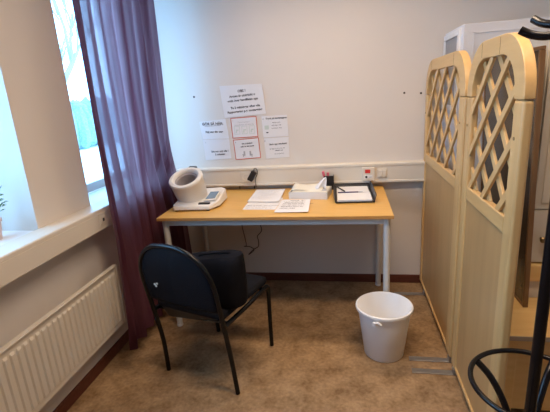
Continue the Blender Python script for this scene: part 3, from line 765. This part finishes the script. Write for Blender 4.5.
# ------------------------------------------------------------------ folding screen: two panels
def panel(label, ya, yb, postL, postR, flip, sp, offf, offb):
    """ya far end, yb near end; front face at x=PX"""
    PXF, PXB = 1.851, 1.883
    e = thing('room_divider', label, 'room divider', (PXF, (ya+yb)/2, 0), 0, 'wooden lattice screens')
    oy = (ya+yb)/2; th = PXB-PXF
    zs = 1.335      # where the arched head meets the posts
    zt_, band = 1.535, 0.062
    def Y(y): return y-oy
    # posts
    for (a, b_) in ((ya, ya-postL), (yb+postR, yb)):
        bm = bmesh.new(); box(bm, 0, th, Y(b_), Y(a), 0.03, zs-0.001); mesh('post', bm, M_pine, e, 0.010, seg=4)
    # arched head, outline outer then inner
    R = 0.185; Ri = 0.135
    out_ = [(ya, zs)]
    for k in range(0, 11):
        a = PI/2*k/10; out_.append((ya-R+R*math.cos(a), zt_-R+R*math.sin(a)*1.0))
    for k in range(0, 11):
        a = PI/2+PI/2*k/10; out_.append((yb+R+R*math.cos(a), zt_-R+R*math.sin(a)))
    out_.append((yb, zs))
    inn = [(ya-postL, zs)]
    for k in range(0, 11):
        a = PI/2*k/10; inn.append((ya-postL-Ri+Ri*math.cos(a), zt_-band-Ri+Ri*math.sin(a)))
    for k in range(0, 11):
        a = PI/2+PI/2*k/10; inn.append((yb+postR+Ri+Ri*math.cos(a), zt_-band-Ri+Ri*math.sin(a)))
    inn.append((yb+postR, zs))
    bm = bmesh.new(); n = len(out_)
    F0 = [bm.verts.new((0, Y(y), z)) for y, z in out_]; F1 = [bm.verts.new((0, Y(y), z)) for y, z in inn]
    G0 = [bm.verts.new((th, Y(y), z)) for y, z in out_]; G1 = [bm.verts.new((th, Y(y), z)) for y, z in inn]
    for i in range(n-1):
        bm.faces.new((F0[i], F0[i+1], F1[i+1], F1[i])); bm.faces.new((G0[i], G1[i], G1[i+1], G0[i+1]))
        bm.faces.new((F0[i], G0[i], G0[i+1], F0[i+1])); bm.faces.new((F1[i], F1[i+1], G1[i+1], G1[i]))
    bm.faces.new((F0[0], F1[0], G1[0], G0[0])); bm.faces.new((F0[-1], G0[-1], G1[-1], F1[-1]))
    hd = mesh('arched_head', bm, M_pineh, e, 0.010, smooth=True, seg=4)
    # joint line in the head
    for yy in (ya-R+0.02, yb+R+0.04):
        bm = bmesh.new(); box(bm, -0.0006, 0.001, Y(yy)-.0008, Y(yy)+.0008, zt_-band+.004, zt_-.006); mesh('joint', bm, M_brown, hd)
    # rails and plywood
    mid = 0.905
    mesh('middle_rail', B(0.002, th-.002, Y(yb+postR), Y(ya-postL), mid, mid+.058), M_pineh, e, 0.005)
    mesh('bottom_rail', B(0.001, th-.002, Y(yb+postR), Y(ya-postL), 0.035, 0.052), M_pineh, e, 0.003)
    mesh('plywood_panel', B(0.009, 0.017, Y(yb+postR)-.004, Y(ya-postL)+.004, 0.045, mid+.006), M_ply, e)
    # lattice: two crossing layers of slats clipped to the arched opening
    y_lo, y_hi, z_lo, z_hi = yb+postR, ya-postL, mid+.056, zt_-band
    def inside(y, z):
        if not (y_lo <= y <= y_hi and z_lo <= z <= z_hi): return False
        for cy in (y_lo+Ri, y_hi-Ri):
            if z > z_hi-Ri and ((y < cy) if cy == y_lo+Ri else (y > cy)):
                if (y-cy)**2+(z-(z_hi-Ri))**2 > Ri*Ri: return False
        return True
    wd = 0.0135
    for sgn, x0, x1 in ((-1, 0.005, 0.0155), (1, 0.0165, 0.027)):
        k = -8
        d = Vector((0, sgn, 1)).normalized(); nrm = Vector((0, 1, -sgn)).normalized()
        for k in range(-10, 12):
            y0 = (y_hi if sgn < 0 else y_lo) - sgn*0 + k*sp + (offf if sgn < 0 else offb)
            pts = [Vector((0, y0, z_lo)) + d*s_*0.004 for s_ in range(-400, 401)]
            ins = [p for p in pts if inside(p.y, p.z)]
            if len(ins) < 12: continue
            a, b_ = ins[0]-d*0.008, ins[-1]+d*0.008
            bm = bmesh.new()
            q_ = [a-nrm*wd, a+nrm*wd, b_+nrm*wd, b_-nrm*wd]
            prism(bm, [(x0, Y(p.y), p.z) for p in q_], (x1-x0, 0, 0))
            mesh('lattice_slat', bm, M_pine, e, 0.0015)
    # screws on the posts
    for (yy, zz) in ((yb+postR*.6, 1.22), (ya-postL*.5, 1.22)):
        bm = bmesh.new(); lathe(bm, [(0.006, 0), (0.005, .002)], 10, Matrix.Translation((0, Y(yy), zz)) @ Matrix.Rotation(-PI/2, 4, 'Y')); mesh('screw', bm, M_brass, e)
    # steel feet
    for yy in (ya-0.17 if flip else ya-0.045, yb+0.02 if flip else yb+0.05):
        bm = bmesh.new(); box(bm, -0.195, 0.088, Y(yy)-.017, Y(yy)+.017, 0.0, 0.006)
        box(bm, -0.001, th+.001, Y(yy)-.017, Y(yy)+.017, 0.006, 0.03)
        mesh('steel_foot', bm, M_steel, e, 0.002)
    return e
panel('birch lattice screen panel standing farther away, its far edge at the back wall', -0.015, -0.925, 0.05, 0.09, True, 0.19, 0.06, 0.06)
panel('birch lattice screen panel nearer the camera, beside the coat stand', -0.958, -1.533, 0.065, 0.072, False, 0.168, -0.02, 0.03)

# ------------------------------------------------------------------ tall white cabinet behind the screen
cb = thing('tall_cabinet', 'tall white cabinet against the back wall behind the far wooden screen', 'cabinet', (2.4, -0.215, 0))
CX0, CX1, CD, CZ = 1.957, 2.85, 0.43, 1.685
bm = B(CX0-2.4, CX1-2.4, -CD+.018+.215, -0.014+.215, 0.0, CZ)
mesh('cabinet_body', bm, M_cab, cb, 0.002)
for a, b_ in ((CX0+.001, 2.402), (2.406, CX1-.001)):
    d_ = mesh('door', B(a-2.4, b_-2.4, -CD+.215, -CD+.0175+.215, 0.03, CZ-.002), M_cab, cb, 0.002)
    bm = bmesh.new(); t_ = 0.006; x0, x1, z0, z1 = a+.048-2.4, b_-.048-2.4, 0.08, CZ-.045
    for q in ((x0, x1, z0, z0+t_), (x0, x1, z1-t_, z1), (x0, x0+t_, z0, z1), (x1-t_, x1, z0, z1)): box(bm, q[0], q[1], -CD+.215-.004, -CD+.215+.001, q[2], q[3])
    mesh('moulding', bm, M_cab, d_, 0.001)
# framed vent on the cabinet side
bm = bmesh.new(); t_ = 0.03
for (y0, y1, z0, z1) in ((-.385, -.03, 1.24, 1.27), (-.385, -.03, 1.64, 1.67), (-.385, -.345, 1.27, 1.64), (-.055, -.03, 1.27, 1.64)):
    box(bm, CX0-2.4-.012, CX0-2.4+.001, y0+.215, y1+.215, z0, z1)
fr_ = mesh('side_frame', bm, M_white, cb, 0.002)
mesh('grey_insert', B(CX0-2.4-.004, CX0-2.4+.001, -.345+.215, -.055+.215, 1.27, 1.64), M_greyglass, fr_)

# ------------------------------------------------------------------ low pine table with cream cupboard, framed picture
TZ_ = 0.43
tb = thing('low_table', 'low yellow pine table behind the near screen, carrying the cream cupboard', 'table', (2.5, -0.89, 0))
mesh('table_top', B(1.93-2.5, 3.1-2.5, -1.32+.89, -0.47+.89, TZ_-.022, TZ_), M_table, tb, 0.004)
mesh('edge_strip', B(1.931-2.5, 3.099-2.5, -1.3225+.89, -1.3195+.89, TZ_-.021, TZ_-.002), mat('worn_grey_brown_edge', (0.36, 0.28, 0.20), 0.5), tb)
mesh('apron', B(1.965-2.5, 3.06-2.5, -1.28+.89, -1.26+.89, TZ_-.09, TZ_-.022), M_table, tb, 0.002)
for x in (1.965, 3.02):
    for y in (-1.285, -0.54): mesh('leg', B(x-2.5, x+.05-2.5, y+.89, y+.05+.89, 0, TZ_-.022), M_table, tb, 0.004)
mesh('front_panel', B(2.0-2.5, 3.03-2.5, -1.262+.89, -1.248+.89, 0.04, TZ_-.022), M_table, tb)
mesh('side_panel', B(1.975-2.5, 1.99-2.5, -1.24+.89, -0.54+.89, 0.04, TZ_-.022), M_table, tb)
hu = thing('cupboard', 'cream painted cupboard with a brass-knobbed drawer standing on the low pine table', 'cupboard', (2.5, -1.0, TZ_))
HX0, HX1, HY1 = 2.135, 2.95, 0.50
mesh('cupboard_body', B(HX0-2.5, HX1-2.5, 0.018, HY1, 0.085, 1.13), M_hutch, hu, 0.003)
mesh('plinth', B(HX0-2.5-.006, HX1-2.5, -0.006, HY1, 0.0, 0.085), M_hutch, hu, 0.003)
mesh('wooden_ledge', B(HX0-2.5-.02, HX1-2.5+.02, -0.02, HY1, 0.085, 0.165), M_table, hu, 0.006, label='yellow pine ledge under the drawer')
for a, b_ in ((HX0, 2.54), (2.545, HX1)):
    dw = mesh('drawer', B(a+.003-2.5, b_-.003-2.5, 0.0, 0.017, 0.172, 0.412), M_hutch, hu, 0.002)
    kx = (a+0.045)-2.5 if a == HX0 else (a+b_)/2-2.5
    bm = bmesh.new(); lathe(bm, [(0.006, 0), (0.005, .012), (0.013, .018), (0.014, .024), (0.009, .029)], 16, Matrix.Translation((kx, 0.0, 0.285)) @ Matrix.Rotation(PI/2, 4, 'X')); mesh('knob', bm, M_brass, dw, smooth=True)
    dr = mesh('door', B(a+.003-2.5, b_-.003-2.5, 0.0, 0.017, 0.418, 1.12), M_hutch, hu, 0.002)
    mesh('raised_panel', B(a+.028-2.5, b_-.03-2.5, -0.005, 0.001, 0.445, 1.09), M_hutch, dr, 0.005)
# framed dark picture leaning against the cupboard side
pc = thing('framed_picture', 'dark glossy framed picture leaning upright on the table between screen and cupboard', 'picture', (2.112, -0.80, TZ_), 0)
pc.rotation_euler = (0, math.radians(-2.1), 0)
bm = bmesh.new(); t_ = 0.014; y0, y1, z1 = -0.30, 0.33, 1.075
for q in ((y0, y1, 0, t_), (y0, y1, z1-t_, z1), (y0, y0+t_, t_, z1-t_), (y1-t_, y1, t_, z1-t_)): box(bm, -0.016, 0.004, *q)
for v in bm.verts: v.co.z += 0.001
mesh('frame', bm, M_brown, pc, 0.002)
mesh('picture_face', B(-0.013, -0.004, y0+t_-.003, y1-t_+.003, t_-.003, z1-t_+.003), M_dark, pc)

# ------------------------------------------------------------------ coat stand
PXs, PYs = 1.868, -1.745
cs = thing('coat_stand', 'black metal coat stand with an umbrella ring, at the right edge of the view', 'coat stand', (PXs, PYs, 0))
bm = bmesh.new(); tube(bm, [(0, 0, 0.06), (0, 0, 1.66)], 0.0148, 24); mesh('pole', bm, M_blackmetal, cs, smooth=True)
RZ, RR = 0.543, 0.163
bm = bmesh.new(); tube(bm, [(RR*math.cos(2*PI*k/64), RR*math.sin(2*PI*k/64), RZ) for k in range(64)], 0.0078, 12, closed=True)
mesh('umbrella_ring', bm, M_blackmetal, cs, smooth=True)
for a in (139, 49, -41, 229):
    a = math.radians(a); c, s = math.cos(a), math.sin(a)
    pr = [(RR-.004, RZ-.004), (0.115, 0.505), (0.072, 0.44), (0.038, 0.35), (0.016, 0.25)]
    bm = bmesh.new(); tube(bm, smoothpath([(r*c, r*s, z) for r, z in pr], 6), 0.0105, 10); mesh('ring_arm', bm, M_blackmetal, cs, smooth=True)
    pr = [(0.018, 0.20), (0.06, 0.17), (0.11, 0.08), (0.155, 0.02), (0.185, 0.0095)]
    bm = bmesh.new(); tube(bm, smoothpath([(r*c, r*s, z) for r, z in pr], 6), 0.0095, 10); mesh('leg', bm, M_blackmetal, cs, smooth=True)
for a, hz in ((157, 0), (120, 0.028), (337, 0), (300, 0.028)):
    a = math.radians(a); c, s = math.cos(a), math.sin(a)
    pr = [(0.012, 1.500+hz), (0.035, 1.488+hz), (0.062, 1.486+hz), (0.090, 1.493+hz), (0.113, 1.506+hz)]
    bm = bmesh.new(); tube(bm, smoothpath([(r*c, r*s, z) for r, z in pr], 6), 0.0095, 12); mesh('hook', bm, M_blackmetal, cs, smooth=True)
bm = bmesh.new(); lathe(bm, [(0.0149, 1.655), (0.024, 1.665), (0.024, 1.68), (0.012, 1.70), (0.002, 1.703)], 24); mesh('finial', bm, M_blackmetal, cs, smooth=True)

# ------------------------------------------------------------------ plant on the near window sill
pt = thing('potted_plant', 'green leafy plant on the near window sill, a leaf tip showing at the left edge', 'plant', (-0.115, -1.47, SZ))
bm = bmesh.new(); lathe(bm, [(0.035, 0), (0.045, 0.075), (0.050, 0.077), (0.050, 0.09), (0.044, 0.09), (0.042, 0.08)], 28); mesh('pot', bm, M_pot, pt, smooth=True)
rnd = random.Random(4)
bm = bmesh.new(); bl = bmesh.new()
for k in range(16):
    a = rnd.uniform(0, 2*PI) if k > 4 else rnd.uniform(0.9, 1.9)
    r = rnd.uniform(.03, .075); h = rnd.uniform(.14, .26)
    tip = Vector((r*math.cos(a), r*math.sin(a)*1.15, h))
    tube(bm, smoothpath([(0, 0, .08), (tip.x*.3, tip.y*.3, h*.65), tip], 4), 0.0015, 5)
    for q in range(3):
        d = Vector((math.cos(a+rnd.uniform(-1, 1)), math.sin(a+rnd.uniform(-1, 1)), rnd.uniform(-.3, .5))).normalized()
        s = d.cross(Vector((0, 0, 1))).normalized(); Ln = rnd.uniform(.016, .026)
        b0 = tip*(1-.12*q); pts = [b0, b0+d*Ln*.5+s*Ln*.3+Vector((0, 0, .004)), b0+d*Ln, b0+d*Ln*.5-s*Ln*.3+Vector((0, 0, .004))]
        prism(bl, pts, (0, 0, 0.0008))
mesh('stems', bm, M_leaf, pt); mesh('leaves', bl, M_leaf, pt)
bm = bmesh.new(); lathe(bm, [(0.041, 0.070), (0.041, 0.079)], 24); mesh('soil', bm, M_soil, pt)

# ------------------------------------------------------------------ ceiling lamps
def lamp(label, x, y, sx, sy, watts, spread):
    e = thing('ceiling_lamp', label, 'lamp', (x, y, ZC))
    bm = bmesh.new(); t_ = 0.02; h = 0.09
    box(bm, -sx/2, sx/2, -sy/2, sy/2, -0.02, 0.0)
    for q in ((-sx/2, sx/2, -sy/2, -sy/2+t_), (-sx/2, sx/2, sy/2-t_, sy/2), (-sx/2, -sx/2+t_, -sy/2+t_, sy/2-t_), (sx/2-t_, sx/2, -sy/2+t_, sy/2-t_)): box(bm, *q, -h, -0.02)
    mesh('housing', bm, M_white, e)
    mesh('diffuser', B(-sx/2+t_, sx/2-t_, -sy/2+t_, sy/2-t_, -0.06, -0.05), M_lamp, e)
    a = area('lamp_light', (0, 0, -0.065), (0, 0, 0), sx-.05, sy-.05, watts, WARM, spread); a.parent = e
lamp('long ceiling lamp over the desk, above the picture', 1.15, -0.55, 1.2, 0.22, DESK_LAMP_W, 105)
lamp('wider ceiling lamp in the middle of the room', 1.55, -1.75, 1.2, 0.3, ROOM_LAMP_W, 175)
